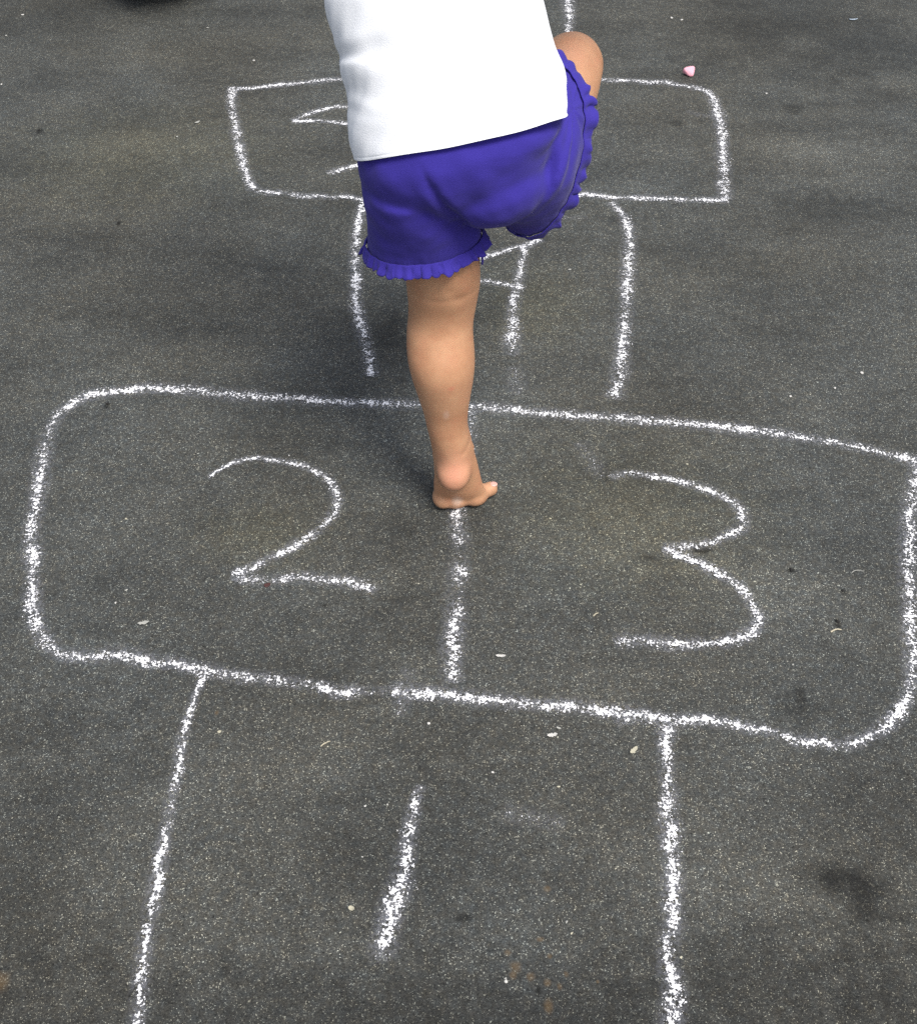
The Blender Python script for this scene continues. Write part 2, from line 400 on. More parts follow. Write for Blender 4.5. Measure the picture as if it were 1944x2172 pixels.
chalk("chalk_number", [
    ([(1290,1012),(1320,1006),(1345,1005),(1391,1011),(1433,1019),(1479,1032),(1513,1045),(1547,1062),(1570,1083),(1576,1103),(1573,1120),(1551,1130),(1525,1144),(1494,1152),(1456,1158),(1402,1164)], (17, 24), gaps(1.05, (.86, .02, .4))),
    ([(1402,1163),(1433,1175),(1467,1187),(1509,1209),(1547,1230),(1574,1251),(1593,1282),(1608,1308),(1605,1324),(1589,1343),(1563,1354),(1525,1363),(1479,1364),(1422,1366),(1383,1360),(1341,1358),(1300,1362)], (22, 26), gaps(1.04, (.92, .05, .25)))],
    "white chalk number 3 right of the bare foot", "chalk number", GN)
chalk("chalk_number", [
    ([(1113,518),(1108,547),(1103,572),(1098,604),(1091,633),(1086,663),(1088,690),(1083,720),(1086,756)], (14, 30), gaps(.97, (1.0, .12, .45))),
    ([(1150,506),(1127,515),(1103,523),(1073,530),(1046,538),(1022,545),(975,560),(930,578),(900,592)], (17, 17), 1.05),
    ([(900,590),(960,596),(1024,597),(1054,600),(1078,604),(1115,612)], (16, 18), 1.05)],
    "white chalk number 4 partly hidden behind the bare leg", "chalk number", GN)
chalk("chalk_number", [
    ([(800,220),(738,225),(707,227),(677,234),(652,242),(618,256)], (14, 14), 1.08),
    ([(618,256),(638,257),(667,256),(697,258),(733,262),(790,275),(830,300),(825,325),(790,342),(754,351),(731,357),(713,362),(692,367)], (15, 17), 1.1)],
    "white chalk number 5 partly hidden behind the white shirt", "chalk number", GN)
for path, w, pr, lb in (
    ([(1225,935),(1250,970),(1275,1015)], (30, 24), .42, "faint chalk smudge between the bare foot and the 3"),
    ([(870,1415),(858,1450),(850,1520)], (30, 26), .40, "faint chalk smudge on the line just below the 2 and 3 divider"),
    ([(1060,1725),(1130,1735),(1200,1750)], (36, 36), .34, "pale rubbed chalk smudge right of the number 1"),
    ([(1180,462),(1215,462),(1245,458)], (18, 14), .50, "faint chalk scribble under the right leg of the shorts"),
    ([(1085,775),(1095,800),(1090,840)], (34, 30), .36, "faint chalk dust below the stem of the 4"),
    ([(1455,235),(1490,245),(1530,250)], (16, 12), .42, "faint chalk stroke reaching the right side of the far rectangle")):
    chalk("chalk_smudge", [(path, w, pr)], lb, "chalk smudge", "faint chalk smudges")

# ---------------------------------------------------------------- the child
X = Vector((1, 0, 0))
def row(L, Rr, Y, dep, dirv=None):
    """one cross-section given by its left and right edge in the photo, its distance and its half depth (m)"""
    l, r = P(*L, Y), P(*Rr, Y)
    c = (l+r)/2; u = (r-l)/2
    v = (dirv or Vector((0, 1, 0))).normalized()*dep
    return (c, u, v)
LEAN = R(22)
UPV = Vector((0, math.sin(LEAN), math.cos(LEAN))); BACK = Vector((0, -math.cos(LEAN), math.sin(LEAN)))
HEMC = P(978, 287, 1.0)
def axisY(prow):
    d = ray(IW/2, prow); tn = -d.z/d.y
    s = ((CAM_H-HEMC.z) - tn)/(UPV.z + UPV.y*tn)
    return 1.0 + UPV.y*s
def T(s, xo=0.0): return HEMC + UPV*s + X*xo
base = P(975, 1060, 1.012); base.z = 0

B = Solid()
# standing leg
leg = []
for y, l, r, Y, k in ((400, 850, 960, 1.008, .9), (440, 845, 985, 1.01, .9), (500, 850, 1014, 1.013, .92), (560, 858, 1018, 1.015, 1.0), (600, 861, 1018, 1.018, .98), (640, 865, 1011, 1.020, .94),
                   (672, 865, 1005, 1.019, .94), (700, 862, 1003, 1.016, 1.0), (740, 862, 1006, 1.010, 1.06), (770, 866, 1007, 1.007, 1.08), (800, 874, 1004, 1.005, 1.06), (830, 884, 999, 1.003, 1.02),
                   (870, 897, 993, 1.002, 1.0), (900, 904, 992, 1.002, 1.05), (930, 911, 999, 1.003, 1.1)):
    c = P((l+r)/2, y, Y); h = (r-l)/2*mpp(c)
    leg.append((c, X*h, Vector((0, h*k, 0))))
fdir = Vector((0, 1, .45)).normalized()
for y, l, r, Y, dep in ((960, 917, 1005, 1.004, .023), (982, 919, 1012, 1.006, .021), (1006, 920, 1018, 1.008, .018), (1028, 919, 1024, 1.0095, .015), (1046, 919, 1031, 1.0115, .011)):
    c = P((l+r)/2, y, Y); h = (r-l)/2*mpp(c)
    leg.append((c, X*h, fdir*dep))
B.loft(leg, 44, 5)
B.ball(P(962, 1000, .990), (.0200, .0192, .0240), Matrix.Rotation(R(-28), 3, 'X'))          # heel
B.tube([(P(952, 890, .986), .0085), (P(957, 930, .989), .0105), (P(960, 962, .9910), .0135), (P(961, 985, .9918), .0168)], round_ends=(1, 1))   # heel cord
B.ball(P(992, 952, 1.005), (.0080, .0095, .0090)); B.ball(P(928, 966, 1.003), (.0070, .0095, .0090))   # ankle bones
B.ball(P(975, 1046, 1.0190), (.0320, .0190, .0125), Matrix.Rotation(R(9), 3, 'Z'))            # ball of the foot
B.ball(P(1010, 1049, 1.0160), (.0140, .0165, .0130), Matrix.Rotation(R(-35), 3, 'Z'))
B.ball(P(940, 1053, 1.0130), (.0135, .0170, .0125))
B.ball(P(965, 1053, 1.0135), (.0190, .0170, .0125))
B.tube([(P(1006, 1046, 1.019), .0105), (P(1024, 1043, 1.0215), .0088), (P(1041, 1036, 1.0270), .0092)], round_ends=(1, .9))   # big toe
for x0, x1, y1, r in ((.0105, .0130, 1.056, .0072), (-.0015, .0000, 1.055, .0068), (-.0125, -.0125, 1.050, .0064), (-.0225, -.0235, 1.043, .0062)):
    B.tube([((x0, 1.022, .0105), r), (((x0+x1)/2, (1.022+y1)/2, .0110), r*.88), ((x1, y1, .0078), r)], round_ends=(1, .9))
# raised leg: thigh, knee, folded shin, foot
KNEE = P(1211, 141, 1.20); HIP = P(1050, 350, 1.0); ANK = Vector((-.015, 1.125, .335))
B.tube([(HIP, .040), (HIP.lerp(KNEE, .4), .037), (HIP.lerp(KNEE, .75) + Vector((.004, 0, -.010)), .0375), (KNEE, .0335)], n=36, round_ends=(1, 1.0))
B.ball(KNEE + Vector((-.002, -.004, .001)), (.0335, .033, .0335))
B.tube([(KNEE, .032), (KNEE.lerp(ANK, .3) + Vector((0, -.008, -.006)), .0345), (KNEE.lerp(ANK, .65), .028), (ANK, .021)], n=30)
TOE = ANK + Vector((-.02, .095, -.045))
B.tube([(ANK + Vector((.004, -.022, -.014)), .018), (ANK + Vector((-.004, .03, -.018)), .022), (ANK.lerp(TOE, .8), .019)], n=24)
for i, o_ in enumerate((-.022, -.011, 0, .010, .020)):
    q = ANK.lerp(TOE, .82) + Vector((o_, .004, -.002))
    B.tube([(q, .0068), (q + Vector((o_*.15, .024 - .0022*i, -.012)), .0062)], n=14)
# trunk, neck, head
trunk = [(T(-.055), X*.050, BACK*.026), (T(-.03), X*.066, BACK*.042), (T(.02, -.004), X*.076, BACK*.055), (T(.07, -.02), X*.078, BACK*.060), (T(.12, -.03), X*.080, BACK*.062),
         (T(.19, -.036), X*.088, BACK*.064), (T(.245, -.036), X*.088, BACK*.056), (T(.275, -.035), X*.062, BACK*.042), (T(.295, -.034), X*.030, BACK*.030), (T(.33, -.033)+Vector((0, .006, .004)), X*.027, BACK*.028)]
B.loft(trunk, 44, 5, 2.2)
HEAD = T(.34, -.032) + Vector((0, .028, .080))
B.ball(HEAD + Vector((0, -.008, .012)), (.066, .078, .072))
B.ball(HEAD + Vector((0, .022, -.030)), (.050, .054, .052))
B.ball(HEAD + Vector((0, .052, -.058)), (.022, .020, .016))
B.tube([(T(.30, -.033), .030), (HEAD + Vector((0, -.012, -.04)), .034)])
B.tube([(HEAD + Vector((0, .070, -.008)), .0045), (HEAD + Vector((0, .083, -.026)), .0080)])        # nose
B.tube([(HEAD + Vector((-.013, .069, -.049)), .0045), (HEAD + Vector((0, .076, -.0475)), .0052), (HEAD + Vector((.013, .069, -.049)), .0045)])  # lips
for sx in (-1, 1):
    B.ball(HEAD + Vector((sx*.030, .060, -.030)), (.018, .014, .016))
    B.ball(HEAD + Vector((sx*.067, -.002, -.010)), (.007, .014, .019), Matrix.Rotation(sx*R(18), 3, 'Z'))
# arms held out for balance, each with palm, four fingers and thumb
for sx in (-1, 1):
    sh = T(.25, -.036) + X*sx*.082
    el = sh + Vector((sx*.115, .010, -.035)); wr = el + Vector((sx*.080, .075, .045))
    B.tube([(sh, .030), (sh.lerp(el, .5), .0275), (el, .0215), (el.lerp(wr, .4), .0215), (wr, .0150)], n=24)
    a = (wr-el).normalized(); side = a.cross(Vector((0, 0, 1))).normalized(); dn = side.cross(a).normalized()
    B.tube([(wr, .0145), (wr + a*.020, .0165), (wr + a*.040, .0150)], n=20)
    B.ball(wr + a*.026, (.021, .021, .014))
    for i, (o_, ln) in enumerate(((-.0165, .030), (-.0058, .035), (.0052, .033), (.0155, .026))):
        q = wr + a*.042 + side*o_
        B.tube([(q - a*.008, .0062), (q + a*ln*.55 + side*o_*.22 - dn*.002, .0055), (q + a*ln + side*o_*.34 - dn*.010, .0050)], n=12)
    q = wr + a*.014 - side*sx*.018
    B.tube([(q, .0075), (q + a*.017 - side*sx*.012 - dn*.004, .0062), (q + a*.034 - side*sx*.014 - dn*.008, .0052)], n=12)
body_me = B.fuse(.0019, 16)
# skin creases: back of the knee, above the heel, heel pad rim
def groove(me, px0, py0, px1, py1, Y, wid, dep):
    a, b = P(px0, py0, Y), P(px1, py1, Y); ab = b-a
    n_ = [(v.co.copy(), v.normal.copy()) for v in me.vertices]
    for v, (co, no) in zip(me.vertices, n_):
        if (co-a).length > .12: continue
        t = max(0, min(1, (co-a).dot(ab)/ab.length_squared)); q = a + ab*t
        d2 = ((co.x-q.x)**2 + (co.z-q.z)**2); 
        if abs(co.y-q.y) > .04 or no.y > 0: continue
        if d2 < (3*wid)**2: v.co -= no*dep*math.exp(-d2/wid**2)
bmf = bmesh.new(); bmf.from_mesh(body_me)
hc = P(961, 985, .99)
sel = [v for v in bmf.verts if (v.co-hc).length < .050 and v.co.y < 1.006 and v.co.z > .022]
sel2 = [v for v in sel if (v.co-hc).length < .040]
for k in range(26): bmesh.ops.smooth_vert(bmf, verts=sel if k % 2 else sel2, factor=.5, use_axis_x=True, use_axis_y=True, use_axis_z=True)
bmf.to_mesh(body_me); bmf.free()
groove(body_me, 872, 638, 1000, 634, .985, .0040, .00040)
groove(body_me, 958, 615, 972, 636, .985, .0060, .0007)
groove(body_me, 985, 960, 1000, 948, .985, .0040, .0007)
body_me.update()

def skin():
    t = NT("skin")
    n1 = t.noise(22, 3, .6); n2 = t.noise(170, 3, .6)
    c = t.mix(t.mapr(n1, .3, .7), (.42, .214, .117), (.54, .302, .172))
    c = t.mix(t.math('MULTIPLY', t.mapr(n2, .4, .75), .08), c, (.44, .20, .10))
    def spot(p, r, col, amt, sc=(1, 1, 1)):
        d = t.vmath('LENGTH', t.vmath('MULTIPLY', t.vmath('SUBTRACT', t.pos, tuple(p)), tuple(k/r for k in sc)))
        return t.mix(t.mapr(t.math('ADD', d, t.math('MULTIPLY', t.math('SUBTRACT', n1, .5), .5)), .05, 1.0, amt, 0, True), c, col)
    c = t.mix(t.math('MULTIPLY', t.mapr(t.noise(60, 4, .65), .45, .75), .35), c, (.46, .19, .11))
    c = spot(P(962, 1012, .968), .042, (.66, .27, .19), .52)
    c = spot(P(957, 826, .970), .0060, (.52, .17, .11), .55, (1, .6, 1.5))
    c = spot(P(946, 880, .975), .0085, (.66, .50, .43), .30, (1.6, .6, .8))
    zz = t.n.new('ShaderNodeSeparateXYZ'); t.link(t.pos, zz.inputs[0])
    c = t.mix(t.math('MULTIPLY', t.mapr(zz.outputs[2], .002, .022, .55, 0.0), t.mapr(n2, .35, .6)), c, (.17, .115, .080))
    c = spot(P(970, 1060, 1.0), .012, (.62, .50, .42), .5, (1.3, .6, 1))
    c = spot(P(1205, 100, 1.17), .03, (.62, .30, .19), .4)
    nrm = t.bump(t.noise(900, 3, .6), .00025, .6); nrm = t.bump(n1, .0008, .5, nrm)
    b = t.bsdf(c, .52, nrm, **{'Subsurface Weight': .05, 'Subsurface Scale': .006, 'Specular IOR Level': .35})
    b.inputs['Subsurface Radius'].default_value = (1.0, .35, .2)
    return t.done(b)
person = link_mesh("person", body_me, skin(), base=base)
tag(person, "barefoot child in white top and purple ruffled shorts hopping on one leg", "child")

# white top
def cloth(name, col, weave, amt, rough=.9, fade=None, sheen=.15):
    t = NT(name)
    f1 = t.noise(weave, 2, .5); f2 = t.noise(30, 4, .6)
    c = t.mix(f2, tuple(k*(1-amt) for k in col), tuple(min(1, k*(1+amt)) for k in col))
    nrm = t.bump(f1, .0004, .5); nrm = t.bump(f2, .0004, .3, nrm)
    return t.done(t.bsdf(c, rough, nrm, **{'Specular IOR Level': .15, 'Sheen Weight': sheen, 'Sheen Roughness': .5}))
WHITE = cloth("white_cotton", (.88, .90, .93), 700, .02)
PURPLE = cloth("purple_jersey", (.039, .028, .258), 900, .07, sheen=.08)
rs = []
for l, r in (((751, 335), (1204, 241)), ((749, 324), (1204, 231)), ((744, 300), (1202, 215)), ((738, 265), (1200, 196)), ((736, 240), (1199, 182)), ((737, 205), (1199, 165)), ((727, 170), (1194, 138)),
             ((718, 136), (1183, 112)), ((720, 112), (1175, 92)), ((704, 62), (1166, 60)), ((690, 8), (1153, 6)), ((684, -50), (1142, -52))):
    Y = axisY((l[1]+r[1])/2); c, u, _ = row(l, r, Y, .07)
    rs.append((c, u, BACK*.0730))
rs += [(T(.21, -.036), X*.100, BACK*.072), (T(.25, -.036), X*.099, BACK*.064), (T(.275, -.035), X*.075, BACK*.052), (T(.290, -.035), X*.048, BACK*.046)]
n = 160
rings = loft_rings(rs, n, 10, 2.25)
V, F = [], []
NR = len(rings)
for k, ring in enumerate(rings):
    cc = Vector((0, 0, 0))
    for v in ring: cc += v
    cc /= n
    for i, v in enumerate(ring):
        o_ = (v-cc).normalized()
        a = 2*math.pi*i/n; s = (v-HEMC).dot(UPV); xr = v.x
        # soft drape folds, stronger on the slack left side, none at the hem itself
        side = max(0.0, (-(xr) + .03)/.12)
        f = .0015*noise.noise(Vector((xr*16, s*34 + xr*14, 3.1)))*(.35 + side)
        f += .0012*noise.noise(Vector((a*3, s*60 + a*5, 9.7)))*(.3+side)
        for (x0, s0, sl, w, h) in ((-.100, .066, .30, .0060, .0042), (-.09, .022, -.12, .005, .0022), (-.095, .040, .22, .006, .0020)):
            d = s - s0 - (xr-x0)*sl
            f -= h*.22*math.exp(-(d/w)**2)*math.exp(-max(0, (xr-x0))/.035)
            f += h*.2*math.exp(-((d-w*1.9)/w)**2)*math.exp(-max(0, (xr-x0))/.035)
        d = s - .018 - (xr-.098)*(-.9); f -= .0022*math.exp(-(d/.005)**2)*math.exp(-max(0, .098-xr)/.018)
        # hem stitch line
        f *= min(1, .25 + k/14)
        kk = k - 7
        f -= .0003*math.exp(-(kk/.9)**2)
        V.append(v + o_*f + UPV*(.0022*noise.noise(Vector((v.x*22, v.y*22, 1.7)))*max(0, 1-k/30)))
for k in range(NR-1):
    for i in range(n):
        j = (i+1) % n; F.append((k*n+i, k*n+j, (k+1)*n+j, (k+1)*n+i))
for sx in (-1, 1):                                   # sleeves, above the top of the photograph
    sh = T(.252, -.036) + X*sx*.070; el = sh + Vector((sx*.115, .010, -.035))
    a = (el-sh).normalized(); u = a.cross(Vector((0, 1, 0))).normalized(); v = a.cross(u)
    sr = loft_rings([(sh, u*.040, v*.044), (sh.lerp(el, .35), u*.038, v*.040), (sh.lerp(el, .72), u*.040, v*.042)], 40, 8)
    b0 = len(V)
    for r_ in sr: V += r_
    for k in range(len(sr)-1):
        for i in range(40):
            j = (i+1) % 40; F.append((b0+k*40+i, b0+k*40+j, b0+(k+1)*40+j, b0+(k+1)*40+i))
sm = mesh_from(V, F)
bm = bmesh.new(); bm.from_mesh(sm); bmesh.ops.recalc_face_normals(bm, faces=bm.faces); bm.to_mesh(sm); bm.free()
shirt = link_mesh("shirt", sm, WHITE, parent=person, base=base)
so = shirt.modifiers.new("thickness", 'SOLIDIFY'); so.thickness = .0016; so.offset = -1

# shorts: pelvis, buttocks and two loose legs fused, then cut open at the hems
S = Solid()
pel = []
for l, r, Y, dep in (((764, 296), (1180, 225), 1.003, .063), ((757, 340), (1186, 268), 1.0, .0705), ((766, 385), (1165, 330), .998, .074), ((790, 425), (1135, 400), .998, .066), ((840, 455), (1085, 440), 1.0, .045)):
    c, u, _ = row(l, r, Y, dep); pel.append((c, u, BACK*dep))
S.loft(pel, 48, 6, 2.2)
S.ball(P(1045, 375, .992), (.0520, .0560, .0430), Matrix.Rotation(R(-8), 3, 'Y'))
S.ball(P(880, 390, 1.000), (.0500, .0540, .0620))
hl, hr = P(779, 524, 1.012), P(1021, 500, 1.012)
LC = (hl+hr)/2; LU = (hr-hl)/2; LV = Vector((0, .0470, 0)); LN = -(LU.cross(LV)).normalized()
if LN.z > 0: LN = -LN
S.loft([row((768, 380), (960, 385), 1.0, .058), row((778, 430), (990, 432), 1.004, .055), row((779, 480), (1010, 470), 1.009, .0500), (LC, LU, LV), (LC + LN*.03, LU*1.02, LV*1.02)], 44, 6)
rb, rt = P(1106, 498, 1.030), P(1182, 126, 1.075)
RM = (rt-rb)/2; m_ = RM.normalized(); n0 = Vector((.50, .866, 0)); RN = (n0 - m_*n0.dot(m_)).normalized(); RV = RN.cross(m_).normalized()
if RV.x < 0: RV = -RV
RC = (rt+rb)/2
S.loft([(P(1072, 335, 1.0), m_*.056, RV*.055), (P(1072, 335, 1.0).lerp(RC, .5), m_*.066, RV*.053), (RC, RM, RV*.044), (RC + RN*.03, RM*1.04, RV*.045)], 44, 8)
sh_me = S.fuse(.0021, 34)
bm = bmesh.new(); bm.from_mesh(sh_me)
def cut(c, nrm, cond):
    fs = [f for f in bm.faces if cond(f.calc_center_median())]
    ge = set(fs)
    for f in fs: ge.update(f.edges); ge.update(f.verts)
    bmesh.ops.bisect_plane(bm, geom=list(ge), plane_co=c, plane_no=nrm, clear_outer=True)
cut(LC, LN, lambda p: p.x < .024 and (p-LC).dot(LN) > -.012)
cut(RC, RN, lambda p: p.x > .026 and (p-RC).dot(RN) > -.012)
topc = T(.035)
cut(topc, UPV, lambda p: (p-topc).dot(UPV) > -.01 and p.x < .06)
# loops of the two hems
def loops():
    be = {}
    for e in bm.edges:
        if len(e.link_faces) == 1:
            for a, b in ((e.verts[0], e.verts[1]), (e.verts[1], e.verts[0])): be.setdefault(a, []).append(b)
    seen = set(); out = []
    for s in be:
        if s in seen: continue
        lp = [s]; seen.add(s); cur = s
        while True:
            nx = [q for q in be[cur] if q not in seen]
            if not nx: break
            cur = nx[0]; seen.add(cur); lp.append(cur)
        out.append([v.co.copy() for v in lp])
    return out
# pull of the cloth: long soft wrinkles fanning from the raised hip, a centre back seam
SEAM = [P(880, 315, .925), P(884, 350, .92), P(905, 395, .925), P(945, 445, .94), P(985, 480, .955)]
bm.normal_update()
mv = []
for v in bm.verts:
    co = v.co; f = 0
    w = max(0, min(1, (co.x-.0)/.09))
    ang = math.atan2(co.z-.49, (co.x-.115) + (co.y-1.0)*.4); dist = math.hypot(co.x-.115, co.z-.49)
    f += .0019*w*noise.noise(Vector((ang*3.2, dist*7, co.y*5)))*1.6*math.exp(-((dist-.05)/.06)**2)
    f += .0022*noise.noise(Vector((co.x*26 + co.z*12, co.y*14, co.z*17)))
    f += .0009*noise.noise(co*70)
    for hc_, hn_, hu_, hv_, cond_ in ((LC, LN, LU, LV, co.x < .03), (RC, RN, RM, RV, co.x > .03)):
        dh = -(co-hc_).dot(hn_)
        if cond_ and -.002 < dh < .03:
            an = math.atan2((co-hc_).dot(hv_.normalized()), (co-hc_).dot(hu_.normalized())*(.5 if hu_ is RM else 1))
            f += .0011*math.exp(-dh/.010)*noise.noise(Vector((an*9, dh*18, hn_.x*7)))*1.5
            f -= .0006*math.exp(-((dh-.004)/.0012)**2)
    if v.normal.y < .25:
        best = (9, 0)
        for k in range(len(SEAM)-1):
            a, b = SEAM[k], SEAM[k+1]; ab = b-a
            t = max(0, min(1, (co-a).dot(ab)/ab.length_squared)); q = a + ab*t
            best = min(best, (math.hypot(co.x-q.x, co.z-q.z), k+t))
        d, kt = best
        if d < .02:
            g_ = max(0, min(1, (kt-1.2)/1.5))
            f += -(.0007 + .0022*g_)*math.exp(-(d/(.0016 + .003*g_))**2) + .0012*g_*math.exp(-((d-.009)/.005)**2)
    mv.append(v.normal*f)
for v, d in zip(bm.verts, mv): v.co += d
LOOPS = loops()
bm.to_mesh(sh_me); bm.free()
shorts = link_mesh("shorts", sh_me, PURPLE, parent=person, base=base)
so = shorts.modifiers.new("thickness", 'SOLIDIFY'); so.thickness = .0016; so.offset = -1

def ruffle(loop, axis, seed, length, amp, waves):
    rg = random.Random(seed)
    c = Vector((0, 0, 0))
    for p in loop: c += p
    c /= len(loop)
    Ls = [0]
    for i in range(len(loop)): Ls.append(Ls[-1] + (loop[(i+1) % len(loop)] - loop[i]).length)
    N = 720; pts = []; k = 0
    for i in range(N):
        t = Ls[-1]*i/N
        while Ls[k+1] < t: k += 1
        f = (t-Ls[k])/max(1e-9, Ls[k+1]-Ls[k]); pts.append(loop[k].lerp(loop[(k+1) % len(loop)], f))
    for _ in range(12): pts = [(pts[i-1] + pts[i]*2 + pts[(i+1) % N])/4 for i in range(N)]
    ph = []; acc = 0; inc = []
    for i in range(N): inc.append(max(.28, 1 + 2.6*noise.noise(Vector((i*.041, seed, 0)))))
    tot = sum(inc)
    for i in range(N): ph.append(2*math.pi*waves*acc/tot); acc += inc[i]
    J = 9; V, F = [], []
    for i in range(N):
        tg = (pts[(i+3) % N] - pts[i-3]).normalized(); o_ = tg.cross(axis).normalized()
        if o_.dot(pts[i]-c) < 0: o_ = -o_
        A = amp*max(.25, .85 + 1.1*noise.noise(Vector((i*.03, seed+5, 0)))); ln = length*(1 + .26*noise.noise(Vector((i*.045, seed+9, 2))))
        crest = abs(math.sin(ph[i]/2))**.75; A2 = A*min(1.5, .85/inc[i])*max(.15, .8 + 1.5*noise.noise(Vector((i*.052, seed+60, 0)))); lean = math.cos(ph[i]/2)*math.copysign(1, math.sin(ph[i]/2))
        for j in range(J):
            t = j/(J-1); q = min(1, t*1.6)
            p = pts[i] - axis*.0045 + o_*.0010
            p = p + axis*(ln*t*(.95 + .05*crest*t) + ln*.22*t*noise.noise(Vector((i*.11, seed+30, 0)))) + o_*(A2*q*(crest - .35) + (.0050 if axis.z < -.5 else .0022)*t + A*.8*t*noise.noise(Vector((i*.075, seed+20, t*1.5)))) + tg*(A2*.25*q*lean*t + A*.9*t*noise.noise(Vector((i*.06, seed+40, t))))
            V.append(p)
    for i in range(N):
        b = ((i+1) % N)*J; a = i*J
        for j in range(J-1): F.append((a+j, b+j, b+j+1, a+j+1))
    o = link_mesh("ruffle", mesh_from(V, F), PURPLE, parent=shorts, base=base)
    so = o.modifiers.new("thickness", 'SOLIDIFY'); so.thickness = .0009; so.offset = 0
    return o
big = sorted([l for l in LOOPS if len(l) > 60], key=lambda l: -len(l))
for l in big:
    c = sum(l, Vector((0, 0, 0)))/len(l)
    print("loop", len(l), tuple(round(k, 3) for k in c))
    if (c-LC).length < .03: ruffle(l, LN, 3, .0118, .0042, 31)
    elif (c-RC).length < .04: ruffle(l, RN, 8, .0158, .0056, 29)

# hair, eyes, nail
hv = Solid()
hv.ball(HEAD + Vector((0, -.012, .016)), (.071, .082, .076))
hv.ball(HEAD + Vector((0, -.040, -.020)), (.064, .050, .060))
hm = hv.fuse(.0025, 6)
bm = bmesh.new(); bm.from_mesh(hm)
kill = [v for v in bm.verts if v.co.y > HEAD.y + .030 + .5*(v.co.z - HEAD.z - .045) and v.co.z < HEAD.z + .045]
bmesh.ops.delete(bm, geom=kill, context='VERTS')
for v in bm.verts:
    a = math.atan2(v.co.x-HEAD.x, v.co.y-HEAD.y)
    v.co += v.normal*.0016*math.sin(a*60 + 3*noise.noise(v.co*25))
bm.to_mesh(hm); bm.free()
hair = link_mesh("hair", hm, simple("brown_hair", (.055, .030, .016), .5, .4, 220), parent=person, base=base)
EYE = simple("eye_white", (.75, .74, .72), .25, .02)
for sx in (-1, 1):
    e = Solid(); e.ball(HEAD + Vector((sx*.024, .0665, -.004)), (.0085, .006, .0065)); me = mesh_from(e.V, e.F)
    eye = link_mesh("eye", me, EYE, parent=person, base=base)
    e = Solid(); e.ball(HEAD + Vector((sx*.024, .0712, -.004)), (.0042, .0026, .0042)); me = mesh_from(e.V, e.F)
    link_mesh("iris", me, simple("brown_iris", (.04, .02, .01), .2, .2), parent=eye, base=base)
e = Solid(); e.ball(P(1046, 1027, 1.0275), (.0048, .0052, .0022), Matrix.Rotation(R(-30), 3, 'Z') @ Matrix.Rotation(R(-12), 3, 'X'))
link_mesh("toenail", mesh_from(e.V, e.F), simple("toenail", (.62, .36, .30), .3, .05), parent=person, base=base)

# ---------------------------------------------------------------- pink chalk stub
def lump(pts, bev=.0, sub=2, seed=1, rough=.0):
    bm = bmesh.new()
    for p in pts: bm.verts.new(p)
    bmesh.ops.convex_hull(bm, input=bm.verts)
    for _ in range(sub):
        bmesh.ops.subdivide_edges(bm, edges=bm.edges[:], cuts=1, use_grid_fill=True)
        bmesh.ops.smooth_vert(bm, verts=bm.verts[:], factor=bev, use_axis_x=True, use_axis_y=True, use_axis_z=True)
    for v in bm.verts: v.co += v.co.normalized()*rough*noise.noise(v.co*300 + Vector((seed, 0, 0)))
    bmesh.ops.recalc_face_normals(bm, faces=bm.faces)
    me = bpy.data.meshes.new("m"); bm.to_mesh(me); bm.free(); return me
c = G(1458, 161); c.z = 0
k = .0009
pts = [(-14*k, 2*k, 18*k), (-13*k, 6*k, 5*k), (12*k, 10*k, 20*k), (15*k, 6*k, 17*k), (14*k, 9*k, 2*k), (9*k, -9*k, 1*k), (1*k, -8*k, 1*k), (11*k, -8*k, 8*k), (-4*k, 13*k, 0), (8*k, 14*k, 3*k), (-2*k, -5*k, 9*k)]
stub = link_mesh("chalk_stick", lump(pts, .35, 3, 2, .0003), simple("pink_chalk", (.78, .36, .43), .95, .06, 150))
stub.location = c
tag(stub, "short pink chalk stub lying beyond the far rectangle's right corner", "chalk")

# ---------------------------------------------------------------- black tyre at the top left edge
tc = G(288, 5); tc.z = 0
Vt, Ft = [], []
RAD, HW, NB = .31, .095, 96
prof = [(.19, -.085), (.235, -.097), (.275, -HW), (.298, -.086), (.307, -.070), (RAD, -.045), (RAD+.001, -.044), (.304, -.042), (.304, -.036), (RAD+.001, -.034), (RAD+.002, 0)]
prof = prof + [(r, -y) for r, y in prof[-2::-1]]
for i in range(NB):
    a = 2*math.pi*i/NB
    for r, y in prof:
        rr = r - (.004 if (i % 3 == 0 and r > .306) else 0)
        Vt.append((y, rr*math.sin(a), RAD+.001 + rr*math.cos(a)))
m = len(prof)
for i in range(NB):
    for j in range(m-1):
        Ft.append((i*m+j, ((i+1) % NB)*m+j, ((i+1) % NB)*m+j+1, i*m+j+1))
wheel = bpy.data.objects.new("wheel", None); C.objects.link(wheel)
wheel.location = tc + Vector((0.005, .145, 0)); wheel.rotation_euler = (0, 0, R(24))
tag(wheel, "black rubber tyre whose rounded bottom edge just enters the top left", "wheel")
link_mesh("tyre", mesh_from(Vt, Ft), simple("black_rubber", (.012, .012, .013), .8, .3, 90), parent=wheel)
Vt, Ft = [], []
prof = [(.03, -.045), (.10, -.055), (.16, -.045), (.19, -.080), (.197, -.086), (.19, -.07), (.185, .07), (.197, .086), (.10, .02), (.03, .0)]
m = len(prof)
for i in range(60):
    a = 2*math.pi*i/60
    for r, y in prof: Vt.append((y, r*math.sin(a), RAD+.001 + r*math.cos(a)))
for i in range(60):
    for j in range(m-1): Ft.append((i*m+j, ((i+1) % 60)*m+j, ((i+1) % 60)*m+j+1, i*m+j+1))
    Ft.append((i*m, i*m+m-1, ((i+1) % 60)*m+m-1, ((i+1) % 60)*m))
